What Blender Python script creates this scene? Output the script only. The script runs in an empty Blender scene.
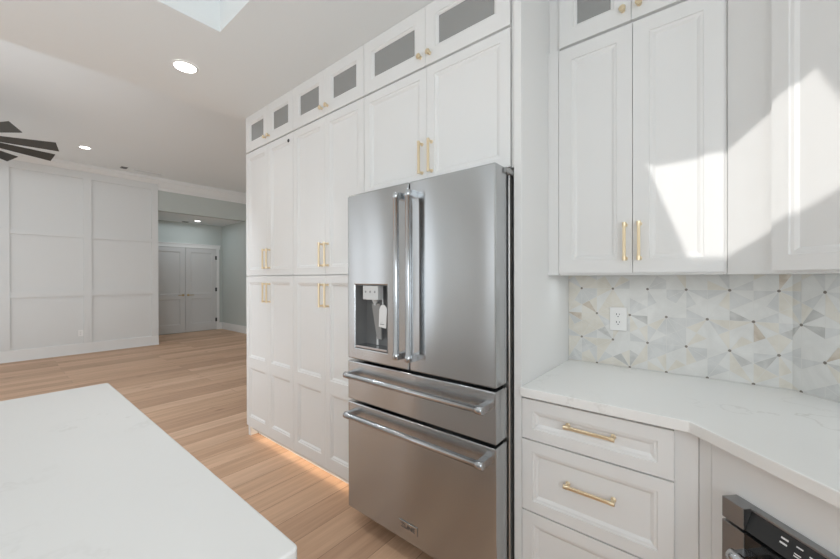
import bpy, bmesh, math, random
from mathutils import Vector, Matrix

random.seed(7)
S = bpy.context.scene
COL = S.collection
R = math.radians

# ------------------------------------------------------------------ camera
cam_data = bpy.data.cameras.new('camera')
cam = bpy.data.objects.new('camera', cam_data)
COL.objects.link(cam)
cam_data.sensor_fit = 'HORIZONTAL'
cam_data.sensor_width = 36.0
cam_data.lens = 355.16 / 840.0 * 36.0
cam_data.clip_start = 0.02
cam.location = (0, 0, 1.36)
cam.rotation_mode = 'XYZ'
cam.rotation_euler = (R(90 - 0.139), R(0.125), R(39.42))
S.camera = cam

# ------------------------------------------------------------------ world, sun, area lights, exposure
world = bpy.data.worlds.new('sky')
S.world = world
world.use_nodes = True
wn = world.node_tree.nodes
wn['Background'].inputs[0].default_value = (0.88, 0.94, 1.0, 1)
wn['Background'].inputs[1].default_value = 0.5

SUN_M, SUN_N = 0.245, -0.70          # dx/dy and dz/dy of the sunlight
sun_data = bpy.data.lights.new('sun', 'SUN')
sun_data.energy = 2.1
sun_data.angle = 0.009
sun_data.color = (1.0, 0.97, 0.93)
sun = bpy.data.objects.new('sun', sun_data)
COL.objects.link(sun)
sun.rotation_mode = 'QUATERNION'
sun.rotation_quaternion = Vector((SUN_M, 1.0, SUN_N)).to_track_quat('-Z', 'Y')
sun.location = (-1.6, -4, 6)


def area(name, loc, direction, sx, sy, power, color=(1, 1, 1)):
    d = bpy.data.lights.new(name, 'AREA')
    d.shape = 'RECTANGLE'
    d.size, d.size_y = sx, sy
    d.energy = power
    d.color = color
    o = bpy.data.objects.new(name, d)
    COL.objects.link(o)
    o.location = loc
    o.rotation_mode = 'QUATERNION'
    o.rotation_quaternion = Vector(direction).to_track_quat('-Z', 'Y')
    return o


WIN_Y = -3.0
CEIL_Z = 2.747
# added fill lights along the right wall, standing in for daylight
SIDE_TINT = (0.895, 0.97, 1.03)
FILL_TINT = (0.865, 0.985, 1.085)
KITCHEN_TINT = (0.92, 0.985, 1.04)
area('sink_fill', (1.12, -1.6, 1.65), (-1, 0, 0.1), 1.6, 1.3, 42.0, SIDE_TINT)
area('side_fill', (1.12, -0.2, 1.65), (-1, 0, 0.1), 1.0, 1.0, 11.4, SIDE_TINT)
# added fill lights without fixtures, placed to even out the brightness
area('living_room_ceiling_fill', (-6.0, 0.6, 3.42), (0, 0, -1), 4.0, 4.0, 6.48, FILL_TINT)
area('living_room_up_fill', (-6.0, -0.3, 0.2), (0, 0, 1), 4.5, 3.5, 10, FILL_TINT)
area('living_room_wall_fill', (-3.35, -0.8, 2.45), (-1, 0, -0.75), 3.0, 0.9, 70.0, FILL_TINT)
area('hall_fill', (-9.7, 3.0, 2.76), (0, 0, -1), 1.0, 1.4, 5.88, FILL_TINT)
area('kitchen_up_fill', (-1.3, -1.2, 1.25), (0, 0, 1), 2.6, 2.0, 12.26, KITCHEN_TINT)
area('under_cabinet_fill', (-0.28, 1.80, 1.365), (0, -0.1, -1), 0.55, 0.10, 0.4, KITCHEN_TINT)
area('under_corner_cabinet_fill', (0.48, 1.52, 1.365), (.4, 0.4, -1), 0.5, 0.3, 0.85, KITCHEN_TINT)

for sx_, sy_ in ((-2.0, 0.85), (-1.1, 0.80)):     # added spots without fixtures, to brighten the aisle floor
    d_ = bpy.data.lights.new('aisle_fill', 'SPOT')
    d_.energy = 22; d_.spot_size = R(80); d_.spot_blend = 0.9; d_.shadow_soft_size = .06; d_.color = KITCHEN_TINT
    o_ = bpy.data.objects.new('aisle_fill', d_)
    COL.objects.link(o_)
    o_.location = (sx_, sy_, CEIL_Z - .02)

S.view_settings.view_transform = 'Standard'
S.view_settings.look = 'None'
S.view_settings.gamma = 1
S.view_settings.use_curve_mapping = False
S.view_settings.exposure = -0.12
S.cycles.use_denoising = True
S.cycles.max_bounces = 12
S.cycles.diffuse_bounces = 6
S.cycles.sample_clamp_indirect = 4.0


# ------------------------------------------------------------------ materials
def new_mat(name):
    m = bpy.data.materials.new(name)
    m.use_nodes = True
    nt = m.node_tree
    return m, nt, nt.nodes['Principled BSDF']


def plain(name, col, rough=0.5, metal=0.0, spec=0.5, emit=None, estr=0.0, noise=0.0, nscale=8.0):
    m, nt, b = new_mat(name)
    b.inputs['Base Color'].default_value = (*col, 1)
    b.inputs['Roughness'].default_value = rough
    b.inputs['Metallic'].default_value = metal
    b.inputs['Specular IOR Level'].default_value = spec
    if emit:
        b.inputs['Emission Color'].default_value = (*emit, 1)
        b.inputs['Emission Strength'].default_value = estr
    if noise:
        tc = nt.nodes.new('ShaderNodeTexCoord')
        nz = nt.nodes.new('ShaderNodeTexNoise')
        nz.inputs['Scale'].default_value = nscale
        nz.inputs['Detail'].default_value = 3
        bp = nt.nodes.new('ShaderNodeBump')
        bp.inputs['Strength'].default_value = noise
        bp.inputs['Distance'].default_value = 0.01
        nt.links.new(tc.outputs['Object'], nz.inputs['Vector'])
        nt.links.new(nz.outputs['Fac'], bp.inputs['Height'])
        nt.links.new(bp.outputs['Normal'], b.inputs['Normal'])
    return m


def steel(name, col, rough, aniso=0.0, wavy=0.0):
    m, nt, b = new_mat(name)
    b.inputs['Metallic'].default_value = 1
    b.inputs['Roughness'].default_value = rough
    N, L = nt.nodes, nt.links
    tc = N.new('ShaderNodeTexCoord')
    mp = N.new('ShaderNodeMapping')
    mp.inputs['Scale'].default_value = (2, 2, 300)
    nz = N.new('ShaderNodeTexNoise')
    nz.inputs['Scale'].default_value = 1.0
    nz.inputs['Detail'].default_value = 2
    L.new(tc.outputs['Object'], mp.inputs['Vector'])
    L.new(mp.outputs['Vector'], nz.inputs['Vector'])
    cr = N.new('ShaderNodeValToRGB')
    cr.color_ramp.elements[0].position = 0.3
    cr.color_ramp.elements[0].color = (*[c * 0.98 for c in col], 1)
    cr.color_ramp.elements[1].position = 0.7
    cr.color_ramp.elements[1].color = (*col, 1)
    L.new(nz.outputs['Fac'], cr.inputs['Fac'])
    L.new(cr.outputs['Color'], b.inputs['Base Color'])
    if aniso:
        tg = N.new('ShaderNodeTangent')
        tg.direction_type = 'RADIAL'
        tg.axis = 'Z'
        b.inputs['Anisotropic'].default_value = aniso
        b.inputs['Anisotropic Rotation'].default_value = 0.25
        L.new(tg.outputs['Tangent'], b.inputs['Tangent'])
    if wavy:
        mp2 = N.new('ShaderNodeMapping')
        mp2.inputs['Scale'].default_value = (4.0, 4.0, 0.6)
        n2 = N.new('ShaderNodeTexNoise')
        n2.inputs['Scale'].default_value = 1.0
        n2.inputs['Detail'].default_value = 0.5
        bp = N.new('ShaderNodeBump')
        bp.inputs['Strength'].default_value = wavy
        bp.inputs['Distance'].default_value = 0.02
        L.new(tc.outputs['Object'], mp2.inputs['Vector'])
        L.new(mp2.outputs['Vector'], n2.inputs['Vector'])
        L.new(n2.outputs['Fac'], bp.inputs['Height'])
        L.new(bp.outputs['Normal'], b.inputs['Normal'])
    return m


def quartz(name, base=(0.86, 0.855, 0.835), vein=(0.60, 0.58, 0.54), rough=0.22):
    m, nt, b = new_mat(name)
    N, L = nt.nodes, nt.links
    b.inputs['Roughness'].default_value = rough
    tc = N.new('ShaderNodeTexCoord')
    warp = N.new('ShaderNodeTexNoise')
    warp.inputs['Scale'].default_value = 1.7
    warp.inputs['Detail'].default_value = 6
    warp.inputs['Roughness'].default_value = 0.62
    L.new(tc.outputs['Object'], warp.inputs['Vector'])
    # thin veins where the noise crosses its middle value
    sub = N.new('ShaderNodeMath'); sub.operation = 'SUBTRACT'; sub.inputs[1].default_value = 0.5
    ab = N.new('ShaderNodeMath'); ab.operation = 'ABSOLUTE'
    L.new(warp.outputs['Fac'], sub.inputs[0]); L.new(sub.outputs[0], ab.inputs[0])
    vr = N.new('ShaderNodeValToRGB')
    vr.color_ramp.elements[0].position = 0.0
    vr.color_ramp.elements[0].color = (1, 1, 1, 1)
    vr.color_ramp.elements[1].position = 0.012
    vr.color_ramp.elements[1].color = (0, 0, 0, 1)
    L.new(ab.outputs[0], vr.inputs['Fac'])
    fade = N.new('ShaderNodeTexNoise')
    fade.inputs['Scale'].default_value = 2.6
    L.new(tc.outputs['Object'], fade.inputs['Vector'])
    fr = N.new('ShaderNodeValToRGB')
    fr.color_ramp.elements[0].position = 0.48
    fr.color_ramp.elements[0].color = (0, 0, 0, 1)
    fr.color_ramp.elements[1].position = 0.72
    fr.color_ramp.elements[1].color = (0.55, 0.55, 0.55, 1)
    L.new(fade.outputs['Fac'], fr.inputs['Fac'])
    mul = N.new('ShaderNodeMath'); mul.operation = 'MULTIPLY'
    L.new(vr.outputs['Color'], mul.inputs[0]); L.new(fr.outputs['Color'], mul.inputs[1])
    mix = N.new('ShaderNodeMixRGB')
    mix.inputs['Color1'].default_value = (*base, 1)
    mix.inputs['Color2'].default_value = (*vein, 1)
    L.new(mul.outputs[0], mix.inputs['Fac'])
    L.new(mix.outputs['Color'], b.inputs['Base Color'])
    return m


def oak_floor(name):
    m, nt, b = new_mat(name)
    N, L = nt.nodes, nt.links
    tc = N.new('ShaderNodeTexCoord')
    mp = N.new('ShaderNodeMapping')
    mp.inputs['Rotation'].default_value = (0, 0, R(90))
    L.new(tc.outputs['Object'], mp.inputs['Vector'])
    br = N.new('ShaderNodeTexBrick')
    br.offset = 0.37
    br.offset_frequency = 2
    br.inputs['Scale'].default_value = 1.0
    br.inputs['Brick Width'].default_value = 1.9
    br.inputs['Row Height'].default_value = 0.185
    br.inputs['Mortar Size'].default_value = 0.0013
    br.inputs['Mortar Smooth'].default_value = 0.2
    br.inputs['Color1'].default_value = (0, 0, 0, 1)
    br.inputs['Color2'].default_value = (1, 1, 1, 1)
    br.inputs['Mortar'].default_value = (0.5, 0.5, 0.5, 1)
    L.new(mp.outputs['Vector'], br.inputs['Vector'])
    plank = N.new('ShaderNodeValToRGB')
    e = plank.color_ramp.elements
    e[0].position = 0.0; e[0].color = (0.52, 0.325, 0.21, 1)
    e[1].position = 1.0; e[1].color = (0.71, 0.475, 0.325, 1)
    mid = e.new(0.5); mid.color = (0.62, 0.398, 0.26, 1)
    L.new(br.outputs['Color'], plank.inputs['Fac'])
    # grain, shifted per plank
    mp2 = N.new('ShaderNodeMapping')
    mp2.inputs['Scale'].default_value = (26, 1.3, 1)
    add = N.new('ShaderNodeVectorMath'); add.operation = 'ADD'
    sc = N.new('ShaderNodeVectorMath'); sc.operation = 'SCALE'; sc.inputs['Scale'].default_value = 13
    L.new(br.outputs['Color'], sc.inputs[0])
    L.new(tc.outputs['Object'], add.inputs[0]); L.new(sc.outputs[0], add.inputs[1])
    L.new(add.outputs[0], mp2.inputs['Vector'])
    gn = N.new('ShaderNodeTexNoise')
    gn.inputs['Scale'].default_value = 1.0
    gn.inputs['Detail'].default_value = 6
    gn.inputs['Roughness'].default_value = 0.6
    gn.inputs['Distortion'].default_value = 0.6
    L.new(mp2.outputs['Vector'], gn.inputs['Vector'])
    gr = N.new('ShaderNodeValToRGB')
    gr.color_ramp.elements[0].position = 0.28; gr.color_ramp.elements[0].color = (0.72, 0.70, 0.68, 1)
    gr.color_ramp.elements[1].position = 0.66; gr.color_ramp.elements[1].color = (1.05, 1.05, 1.05, 1)
    L.new(gn.outputs['Fac'], gr.inputs['Fac'])
    m1 = N.new('ShaderNodeMixRGB'); m1.blend_type = 'MULTIPLY'; m1.inputs['Fac'].default_value = 0.85
    L.new(plank.outputs['Color'], m1.inputs['Color1']); L.new(gr.outputs['Color'], m1.inputs['Color2'])
    # knots
    mpk = N.new('ShaderNodeMapping'); mpk.inputs['Scale'].default_value = (5.5, 1.9, 1)
    L.new(add.outputs[0], mpk.inputs['Vector'])
    vo = N.new('ShaderNodeTexVoronoi'); vo.inputs['Scale'].default_value = 1.0
    L.new(mpk.outputs['Vector'], vo.inputs['Vector'])
    kr = N.new('ShaderNodeValToRGB')
    kr.color_ramp.elements[0].position = 0.03; kr.color_ramp.elements[0].color = (0.45, 0.40, 0.36, 1)
    kr.color_ramp.elements[1].position = 0.13; kr.color_ramp.elements[1].color = (1, 1, 1, 1)
    L.new(vo.outputs['Distance'], kr.inputs['Fac'])
    m2 = N.new('ShaderNodeMixRGB'); m2.blend_type = 'MULTIPLY'; m2.inputs['Fac'].default_value = 0.7
    L.new(m1.outputs['Color'], m2.inputs['Color1']); L.new(kr.outputs['Color'], m2.inputs['Color2'])
    # seams
    m3 = N.new('ShaderNodeMixRGB'); m3.blend_type = 'MIX'
    m3.inputs['Color2'].default_value = (0.20, 0.12, 0.075, 1)
    L.new(br.outputs['Fac'], m3.inputs['Fac'])
    L.new(m2.outputs['Color'], m3.inputs['Color1'])
    L.new(m3.outputs['Color'], b.inputs['Base Color'])
    b.inputs['Roughness'].default_value = 0.48
    b.inputs['Specular IOR Level'].default_value = 0.35
    return m


def marble(name, col, vein, s=9):
    m, nt, b = new_mat(name)
    N, L = nt.nodes, nt.links
    tc = N.new('ShaderNodeTexCoord')
    nz = N.new('ShaderNodeTexNoise')
    nz.inputs['Scale'].default_value = s
    nz.inputs['Detail'].default_value = 5
    nz.inputs['Distortion'].default_value = 1.2
    L.new(tc.outputs['Object'], nz.inputs['Vector'])
    cr = N.new('ShaderNodeValToRGB')
    cr.color_ramp.elements[0].position = 0.36; cr.color_ramp.elements[0].color = (*vein, 1)
    cr.color_ramp.elements[1].position = 0.62; cr.color_ramp.elements[1].color = (*col, 1)
    L.new(nz.outputs['Fac'], cr.inputs['Fac'])
    L.new(cr.outputs['Color'], b.inputs['Base Color'])
    b.inputs['Roughness'].default_value = 0.28
    return m


def cabinet_glass(name):
    m, nt, b = new_mat(name)
    N, L = nt.nodes, nt.links
    out = N['Material Output']
    N.remove(b)
    tr = N.new('ShaderNodeBsdfTransparent')
    tr.inputs['Color'].default_value = (0.80, 0.81, 0.80, 1)
    gl = N.new('ShaderNodeBsdfGlossy')
    gl.inputs['Color'].default_value = (1, 1, 1, 1)
    gl.inputs['Roughness'].default_value = 0.12
    df = N.new('ShaderNodeBsdfDiffuse')
    df.inputs['Color'].default_value = (0.55, 0.55, 0.54, 1)
    m0 = N.new('ShaderNodeMixShader'); m0.inputs['Fac'].default_value = 0.42
    L.new(tr.outputs[0], m0.inputs[1]); L.new(df.outputs[0], m0.inputs[2])
    mx = N.new('ShaderNodeMixShader'); mx.inputs['Fac'].default_value = 0.10
    L.new(m0.outputs[0], mx.inputs[1]); L.new(gl.outputs[0], mx.inputs[2])
    L.new(mx.outputs[0], out.inputs['Surface'])
    return m


M = dict(
    cab=plain('white_cabinet_paint', (0.80, 0.797, 0.785), 0.32, spec=0.45),
    wall=plain('white_wall_paint', (0.78, 0.775, 0.755), 0.6, noise=0.03, nscale=60),
    panelwall=plain('panelled_wall_paint', (0.70, 0.70, 0.685), 0.55),
    green=plain('pale_sage_wall_paint', (0.51, 0.54, 0.51), 0.6),
    ceil=plain('ceiling_paint', (0.81, 0.835, 0.835), 0.75),
    trim=plain('white_trim_paint', (0.78, 0.777, 0.76), 0.4),
    door=plain('grey_white_door_paint', (0.60, 0.592, 0.58), 0.45),
    quartz=quartz('white_quartz'),
    islandq=quartz('island_quartz', (0.765, 0.752, 0.73), (0.58, 0.56, 0.52), 0.25),
    floor=oak_floor('oak_planks'),
    steel=steel('brushed_stainless', (0.490, 0.502, 0.508), 0.20, 1.0, 0.05),
    steelside=steel('stainless_edge', (0.56, 0.555, 0.545), 0.34),
    handle=steel('polished_stainless', (0.52, 0.535, 0.55), 0.22),
    darksteel=steel('dark_stainless', (0.36, 0.365, 0.37), 0.36),
    blackglass=plain('black_glass', (0.018, 0.018, 0.018), 0.06),
    dark=plain('dark_plastic', (0.035, 0.035, 0.035), 0.45),
    grey=plain('grey_plastic', (0.30, 0.30, 0.295), 0.4),
    pocket=plain('dispenser_grey_plastic', (0.17, 0.17, 0.168), 0.35),
    lightgrey=plain('light_grey_plastic', (0.62, 0.62, 0.61), 0.35),
    gold=plain('brushed_gold', (0.87, 0.73, 0.51), 0.36, 1.0),
    brass=plain('aged_brass', (0.50, 0.40, 0.22), 0.35, 1.0),
    bronze=plain('fan_charcoal', (0.050, 0.048, 0.042), 0.5),
    outlet=plain('white_plastic', (0.82, 0.81, 0.79), 0.35),
    glass=cabinet_glass('seeded_glass'),
    lamp=plain('lamp_lens', (1, 1, 1), 0.5, emit=(1, 0.98, 0.94), estr=9.0),
    led=plain('warm_led', (1, 1, 1), 0.5, emit=(1, 0.84, 0.66), estr=8.5),
    pane=plain('daylit_pane', (0.6, 0.65, 0.7), 0.1, emit=(0.94, 0.97, 1.0), estr=1.45),
    paper=plain('white_paper', (0.80, 0.80, 0.79), 0.6),
    mark=plain('white_print', (0.75, 0.75, 0.74), 0.5),
    grout=plain('pale_grout', (0.74, 0.73, 0.70), 0.8),
    dot=plain('taupe_stone_dot', (0.23, 0.205, 0.175), 0.4),
    t1=marble('marble_white', (0.77, 0.765, 0.74), (0.70, 0.695, 0.67)),
    t2=marble('marble_cream', (0.765, 0.735, 0.67), (0.68, 0.645, 0.57)),
    t3=marble('marble_soft_grey', (0.70, 0.70, 0.685), (0.60, 0.60, 0.585)),
    t4=marble('marble_grey', (0.62, 0.615, 0.595), (0.50, 0.495, 0.475), 16),
    t5=marble('marble_tan', (0.66, 0.60, 0.52), (0.53, 0.455, 0.365), 18),
)


# ------------------------------------------------------------------ building helpers
class Frame:
    """local x runs to the viewer's right along a face, local y runs into the wall, z is up"""
    def __init__(self, o=(0, 0, 0), deg=0):
        self.m = Matrix.Translation(Vector(o)) @ Matrix.Rotation(R(deg), 4, 'Z')
        self.deg = deg


W = Frame()


def thing(name, label, cat, frame, base, group=None):
    o = bpy.data.objects.new(name, None)
    o.empty_display_size = 0.1
    COL.objects.link(o)
    o.location = frame.m @ Vector(base)
    o.rotation_euler = (0, 0, R(frame.deg))
    o['label'] = label
    o['category'] = cat
    if group:
        o['group'] = group
    ORG[o.name] = (frame, Vector(base))
    return o


ORG = {}


def tag(o, label, cat, group=None, kind=None):
    o['label'] = label
    o['category'] = cat
    if group:
        o['group'] = group
    if kind:
        o['kind'] = kind


class MB:
    def __init__(self):
        self.v, self.f, self.mi, self.sm = [], [], [], []

    def add(self, vs, fs, m=0, smooth=False):
        b = len(self.v)
        self.v += [tuple(x) for x in vs]
        for f in fs:
            self.f.append([b + i for i in f]); self.mi.append(m); self.sm.append(smooth)
        return self

    def box(self, x0, x1, y0, y1, z0, z1, m=0):
        vs = [(x0, y0, z0), (x1, y0, z0), (x1, y1, z0), (x0, y1, z0), (x0, y0, z1), (x1, y0, z1), (x1, y1, z1), (x0, y1, z1)]
        fs = [(0, 3, 2, 1), (4, 5, 6, 7), (0, 1, 5, 4), (1, 2, 6, 5), (2, 3, 7, 6), (3, 0, 4, 7)]
        return self.add(vs, fs, m)

    def prism(self, poly, z0, z1, m=0):
        n = len(poly)
        vs = [(x, y, z0) for x, y in poly] + [(x, y, z1) for x, y in poly]
        fs = [list(range(n))[::-1], list(range(n, 2 * n))] + [(i, (i + 1) % n, n + (i + 1) % n, n + i) for i in range(n)]
        return self.add(vs, fs, m)

    def extrude(self, poly, d, m=0):
        """poly of 3d points pushed by vector d"""
        n = len(poly)
        d = Vector(d)
        vs = [tuple(p) for p in poly] + [tuple(Vector(p) + d) for p in poly]
        fs = [list(range(n))[::-1], list(range(n, 2 * n))] + [(i, (i + 1) % n, n + (i + 1) % n, n + i) for i in range(n)]
        return self.add(vs, fs, m)

    def lathe(self, p0, axis, prof, n=20, m=0, caps=True):
        """prof = [(distance along axis, radius)]"""
        p0 = Vector(p0); a = Vector(axis).normalized()
        t = a.orthogonal().normalized(); b = a.cross(t)
        vs, fs = [], []
        for d, r in prof:
            for i in range(n):
                th = 2 * math.pi * i / n
                vs.append(tuple(p0 + a * d + (t * math.cos(th) + b * math.sin(th)) * r))
        for k in range(len(prof) - 1):
            for i in range(n):
                j = (i + 1) % n
                fs.append((k * n + i, k * n + j, (k + 1) * n + j, (k + 1) * n + i))
        self.add(vs, fs, m, True)
        if caps:
            e = (len(prof) - 1) * n
            self.add(vs[:n], [list(range(n))[::-1]], m)
            self.add(vs[e:], [list(range(n))], m)
        return self

    def cyl(self, p0, p1, r, n=16, m=0):
        d = Vector(p1) - Vector(p0)
        return self.lathe(p0, d, [(0, r), (d.length, r)], n, m)

    def build(self, name, mats, parent=None, bevel=0.0, seg=2, frame=None, weld=False):
        me = bpy.data.meshes.new(name)
        if parent is not None:
            root = parent
            while root.parent:
                root = root.parent
            fr, base = ORG[root.name]
            vs = [tuple(Vector(p) - base) for p in self.v]
        else:
            fr = frame or W
            vs = self.v
        me.from_pydata(vs, [], self.f)
        if not isinstance(mats, (list, tuple)):
            mats = [mats]
        for mm in mats:
            me.materials.append(mm)
        for p, mi, sm in zip(me.polygons, self.mi, self.sm):
            p.material_index = mi
            p.use_smooth = sm
        bm = bmesh.new(); bm.from_mesh(me)
        if weld:
            bmesh.ops.remove_doubles(bm, verts=bm.verts, dist=1e-5)
        bmesh.ops.recalc_face_normals(bm, faces=bm.faces)
        bm.to_mesh(me); bm.free()
        o = bpy.data.objects.new(name, me)
        COL.objects.link(o)
        if parent is not None:
            o.parent = parent
        else:
            o.matrix_world = fr.m
            o.location = fr.m.translation
            o.rotation_euler = (0, 0, R(fr.deg))
        if bevel:
            b = o.modifiers.new('bevel', 'BEVEL')
            b.width = bevel; b.segments = seg; b.limit_method = 'ANGLE'; b.angle_limit = R(40)
        return o


def struct(mb, name, mats, frame=None, bevel=0.0, label=None):
    o = mb.build(name, mats, None, bevel, 2, frame)
    o['kind'] = 'structure'
    o['label'] = label or name.replace('_', ' ')
    return o


def ringed_opening(mb, x0, x1, z0, z1, yf, loops, fill=True, m=0):
    """nested rectangles (inset, depth) stepping from an opening's edge down to a panel"""
    rect = lambda i, d: [(x0 + i, yf + d, z0 + i), (x1 - i, yf + d, z0 + i), (x1 - i, yf + d, z1 - i), (x0 + i, yf + d, z1 - i)]
    vs = []
    for i, d in loops:
        vs += rect(i, d)
    fs = []
    for k in range(len(loops) - 1):
        for i in range(4):
            j = (i + 1) % 4
            fs.append((4 * k + i, 4 * k + j, 4 * k + 4 + j, 4 * k + 4 + i))
    if fill:
        e = 4 * (len(loops) - 1)
        fs.append((e, e + 1, e + 2, e + 3))
    mb.add(vs, fs, m)


BEAD = [(0, 0), (0.002, 0.004), (0.011, 0.0055), (0.021, 0.012)]


def panel_door(x0, x1, z0, z1, yf, stile=0.066, rails=(), thick=0.02, glass=False, lower=None):
    """five piece door: frame boards, beaded step and recessed panel(s); rails = [(z0,z1)] middle rails"""
    mb = MB()
    mb.box(x0, x0 + stile, yf, yf + thick, z0, z1)
    mb.box(x1 - stile, x1, yf, yf + thick, z0, z1)
    cuts = [(z0, z0 + (lower or stile))] + list(rails) + [(z1 - stile, z1)]
    for a, b in cuts:
        mb.box(x0 + stile, x1 - stile, yf, yf + thick, a, b)
    for (a, b), (c, d) in zip(cuts[:-1], cuts[1:]):
        if glass:
            ringed_opening(mb, x0 + stile, x1 - stile, b, c, yf, [(0, 0), (0.002, 0.004), (0.009, 0.0055), (0.014, 0.010), (0.014, thick)], fill=False)
        else:
            ringed_opening(mb, x0 + stile, x1 - stile, b, c, yf, BEAD)
            mb.box(x0 + stile, x1 - stile, yf + 0.0125, yf + thick, b, c)
    return mb


def pull(door, p0, p1, out=(0, -1, 0), name='handle'):
    """bar pull: square bar on two collared posts"""
    p0, p1 = Vector(p0), Vector(p1)
    a = (p1 - p0).normalized(); o = Vector(out)
    s = a.cross(o)
    mb = MB()
    h = 0.0055
    st = 0.030
    q = [p0 + o * (st - h) - s * h, p0 + o * (st - h) + s * h, p0 + o * (st + h) + s * h, p0 + o * (st + h) - s * h]
    mb.extrude(q, p1 - p0)
    L_ = (p1 - p0).length
    for t in (0.009, L_ - 0.009):
        c = p0 + a * t
        mb.lathe(c, o, [(0, 0.009), (0.003, 0.009), (0.0035, 0.0058), (st - h, 0.0058)], 14)
        mb.lathe(c - a * 0.0085 + o * st, a, [(0, 0.0078), (0.017, 0.0078)], 12)
    return mb.build(name, M['gold'], door, 0.0012, 1)


def knob(door, p, out=(0, -1, 0)):
    mb = MB()
    mb.lathe(p, out, [(0, 0.009), (0.002, 0.009), (0.0025, 0.005), (0.014, 0.005), (0.016, 0.0125), (0.024, 0.0135), (0.027, 0.011)], 18)
    return mb.build('knob', M['gold'], door)


def hollow_box(mb, x0, x1, y0, y1, z0, z1, t=0.016, m=0):
    mb.box(x0, x0 + t, y0, y1, z0, z1, m)
    mb.box(x1 - t, x1, y0, y1, z0, z1, m)
    mb.box(x0 + t, x1 - t, y0, y1, z0, z0 + t, m)
    mb.box(x0 + t, x1 - t, y0, y1, z1 - t, z1, m)
    mb.box(x0 + t, x1 - t, y1 - t, y1, z0 + t, z1 - t, m)


# ------------------------------------------------------------------ measured planes
YC, YD, YF, YW, YU, YP = 1.416, 1.402, 1.2746, 2.036, 1.715, 1.404
XP0, XP1 = -0.643, -0.610
CEIL, LCEIL = 2.747, 3.46
XF = -8.93
XEDGE = -3.17
XR = 1.21
A = 1 / math.sqrt(2)
DK = 0.25                    # where the diagonal wall leaves the back wall
SUMW = DK + YW               # x + y along the diagonal wall
EPS = 0.0008

# ------------------------------------------------------------------ structure
struct(MB().box(-10.6, 1.1, -3.2, 4.6, -0.06, 0.0), 'floor', M['floor'], label='wide-plank oak floor')

# kitchen ceiling with a square tray recess over the island
mb = MB()
TX, TY, TX1, TY0 = -2.133, 0.832, 0.25, -1.7
mb.box(XEDGE, TX, -3.0, YW, CEIL, CEIL + 0.08)
mb.box(TX, 1.0, TY, YW, CEIL, CEIL + 0.08)
mb.box(TX1, 1.0, -3.0, TY, CEIL, CEIL + 0.08)
mb.box(TX, TX1, -3.0, TY0, CEIL, CEIL + 0.08)
mb.box(TX - .03, TX, TY0, TY, CEIL + .08, CEIL + 0.36)
mb.box(TX1, TX1 + .03, TY0, TY, CEIL + .08, CEIL + 0.36)
mb.box(TX - .03, TX1 + .03, TY, TY + .03, CEIL + .08, CEIL + 0.36)
mb.box(TX - .03, TX1 + .03, TY0 - .03, TY0, CEIL + .08, CEIL + 0.36)
SKY = (-.659, -.170, -.685, -.118)          # skylight opening in the top of the tray
for bx in ((TX - .03, SKY[0], TY0 - .03, TY + .03), (SKY[1], TX1 + .03, TY0 - .03, TY + .03), (SKY[0], SKY[1], TY0 - .03, SKY[2]), (SKY[0], SKY[1], SKY[3], TY + .03)):
    mb.box(*bx, CEIL + .36, CEIL + .372)
struct(mb, 'ceiling_kitchen', M['ceil'], label='kitchen ceiling with tray recess')
mb = MB()
mb.box(XF - 0.05, XEDGE - 0.001, -3.0, 4.4, LCEIL, LCEIL + 0.08)
struct(mb, 'ceiling_living', M['ceil'], label='higher living room ceiling')
struct(MB().box(XEDGE, XEDGE + 0.05, -3.0, YW, CEIL + 0.08, LCEIL + 0.08), 'wall_drop', M['wall'], label='drop between the two ceilings')
HALLZ = 2.80
struct(MB().box(-10.45, XF - 0.17, 2.0, 4.2, HALLZ, HALLZ + 0.06), 'ceiling_hall', M['ceil'], label='lower hall ceiling')

# kitchen walls
struct(MB().box(XEDGE + 0.05, DK, YW, YW + 0.1, 0, CEIL), 'wall_back', M['wall'])
mb = MB()
mb.prism([(DK, YW), (XR, SUMW - XR), (XR + .1, SUMW - XR), (XR + .1, SUMW - XR + .15), (DK + .1, YW + .1), (DK, YW + .1)], 0, CEIL)
struct(mb, 'wall_diagonal', M['wall'], label='diagonal corner wall of the kitchen')
struct(MB().box(XR, XR + 0.1, -3.0, SUMW - XR, 0, CEIL), 'wall_right', M['wall'])
struct(MB().box(XEDGE, XEDGE + 0.05, YW, 4.3, 0, LCEIL), 'wall_return', M['wall'], label='return wall behind the pantry run')
struct(MB().box(XF, XEDGE, 4.3, 4.4, 0, LCEIL), 'wall_living_right', M['wall'])

# south wall
struct(MB().box(XF, XR, WIN_Y - .1, WIN_Y, 0, LCEIL), 'wall_south', M['wall'])


def daylit_window(n, x0, x1, z0, z1, bars):
    f = MB()
    y0, y1 = WIN_Y + 0.002, WIN_Y + 0.07
    t = 0.07
    f.box(x0, x0 + t, y0, y1, z0, z1); f.box(x1 - t, x1, y0, y1, z0, z1)
    f.box(x0 + t, x1 - t, y0, y1, z0, z0 + t); f.box(x0 + t, x1 - t, y0, y1, z1 - t, z1)
    for k in range(1, bars):
        c = x0 + (x1 - x0) * k / bars
        f.box(c - .03, c + .03, y0, y1, z0 + t, z1 - t)
    w = f.build('window_%d' % n, M['trim'])
    w['kind'] = 'structure'; w['label'] = 'south window %d' % n
    p = MB().box(x0 + t, x1 - t, y0 + .01, y0 + .02, z0 + t, z1 - t).build('window_pane', M['pane'])
    p.parent = w


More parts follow.
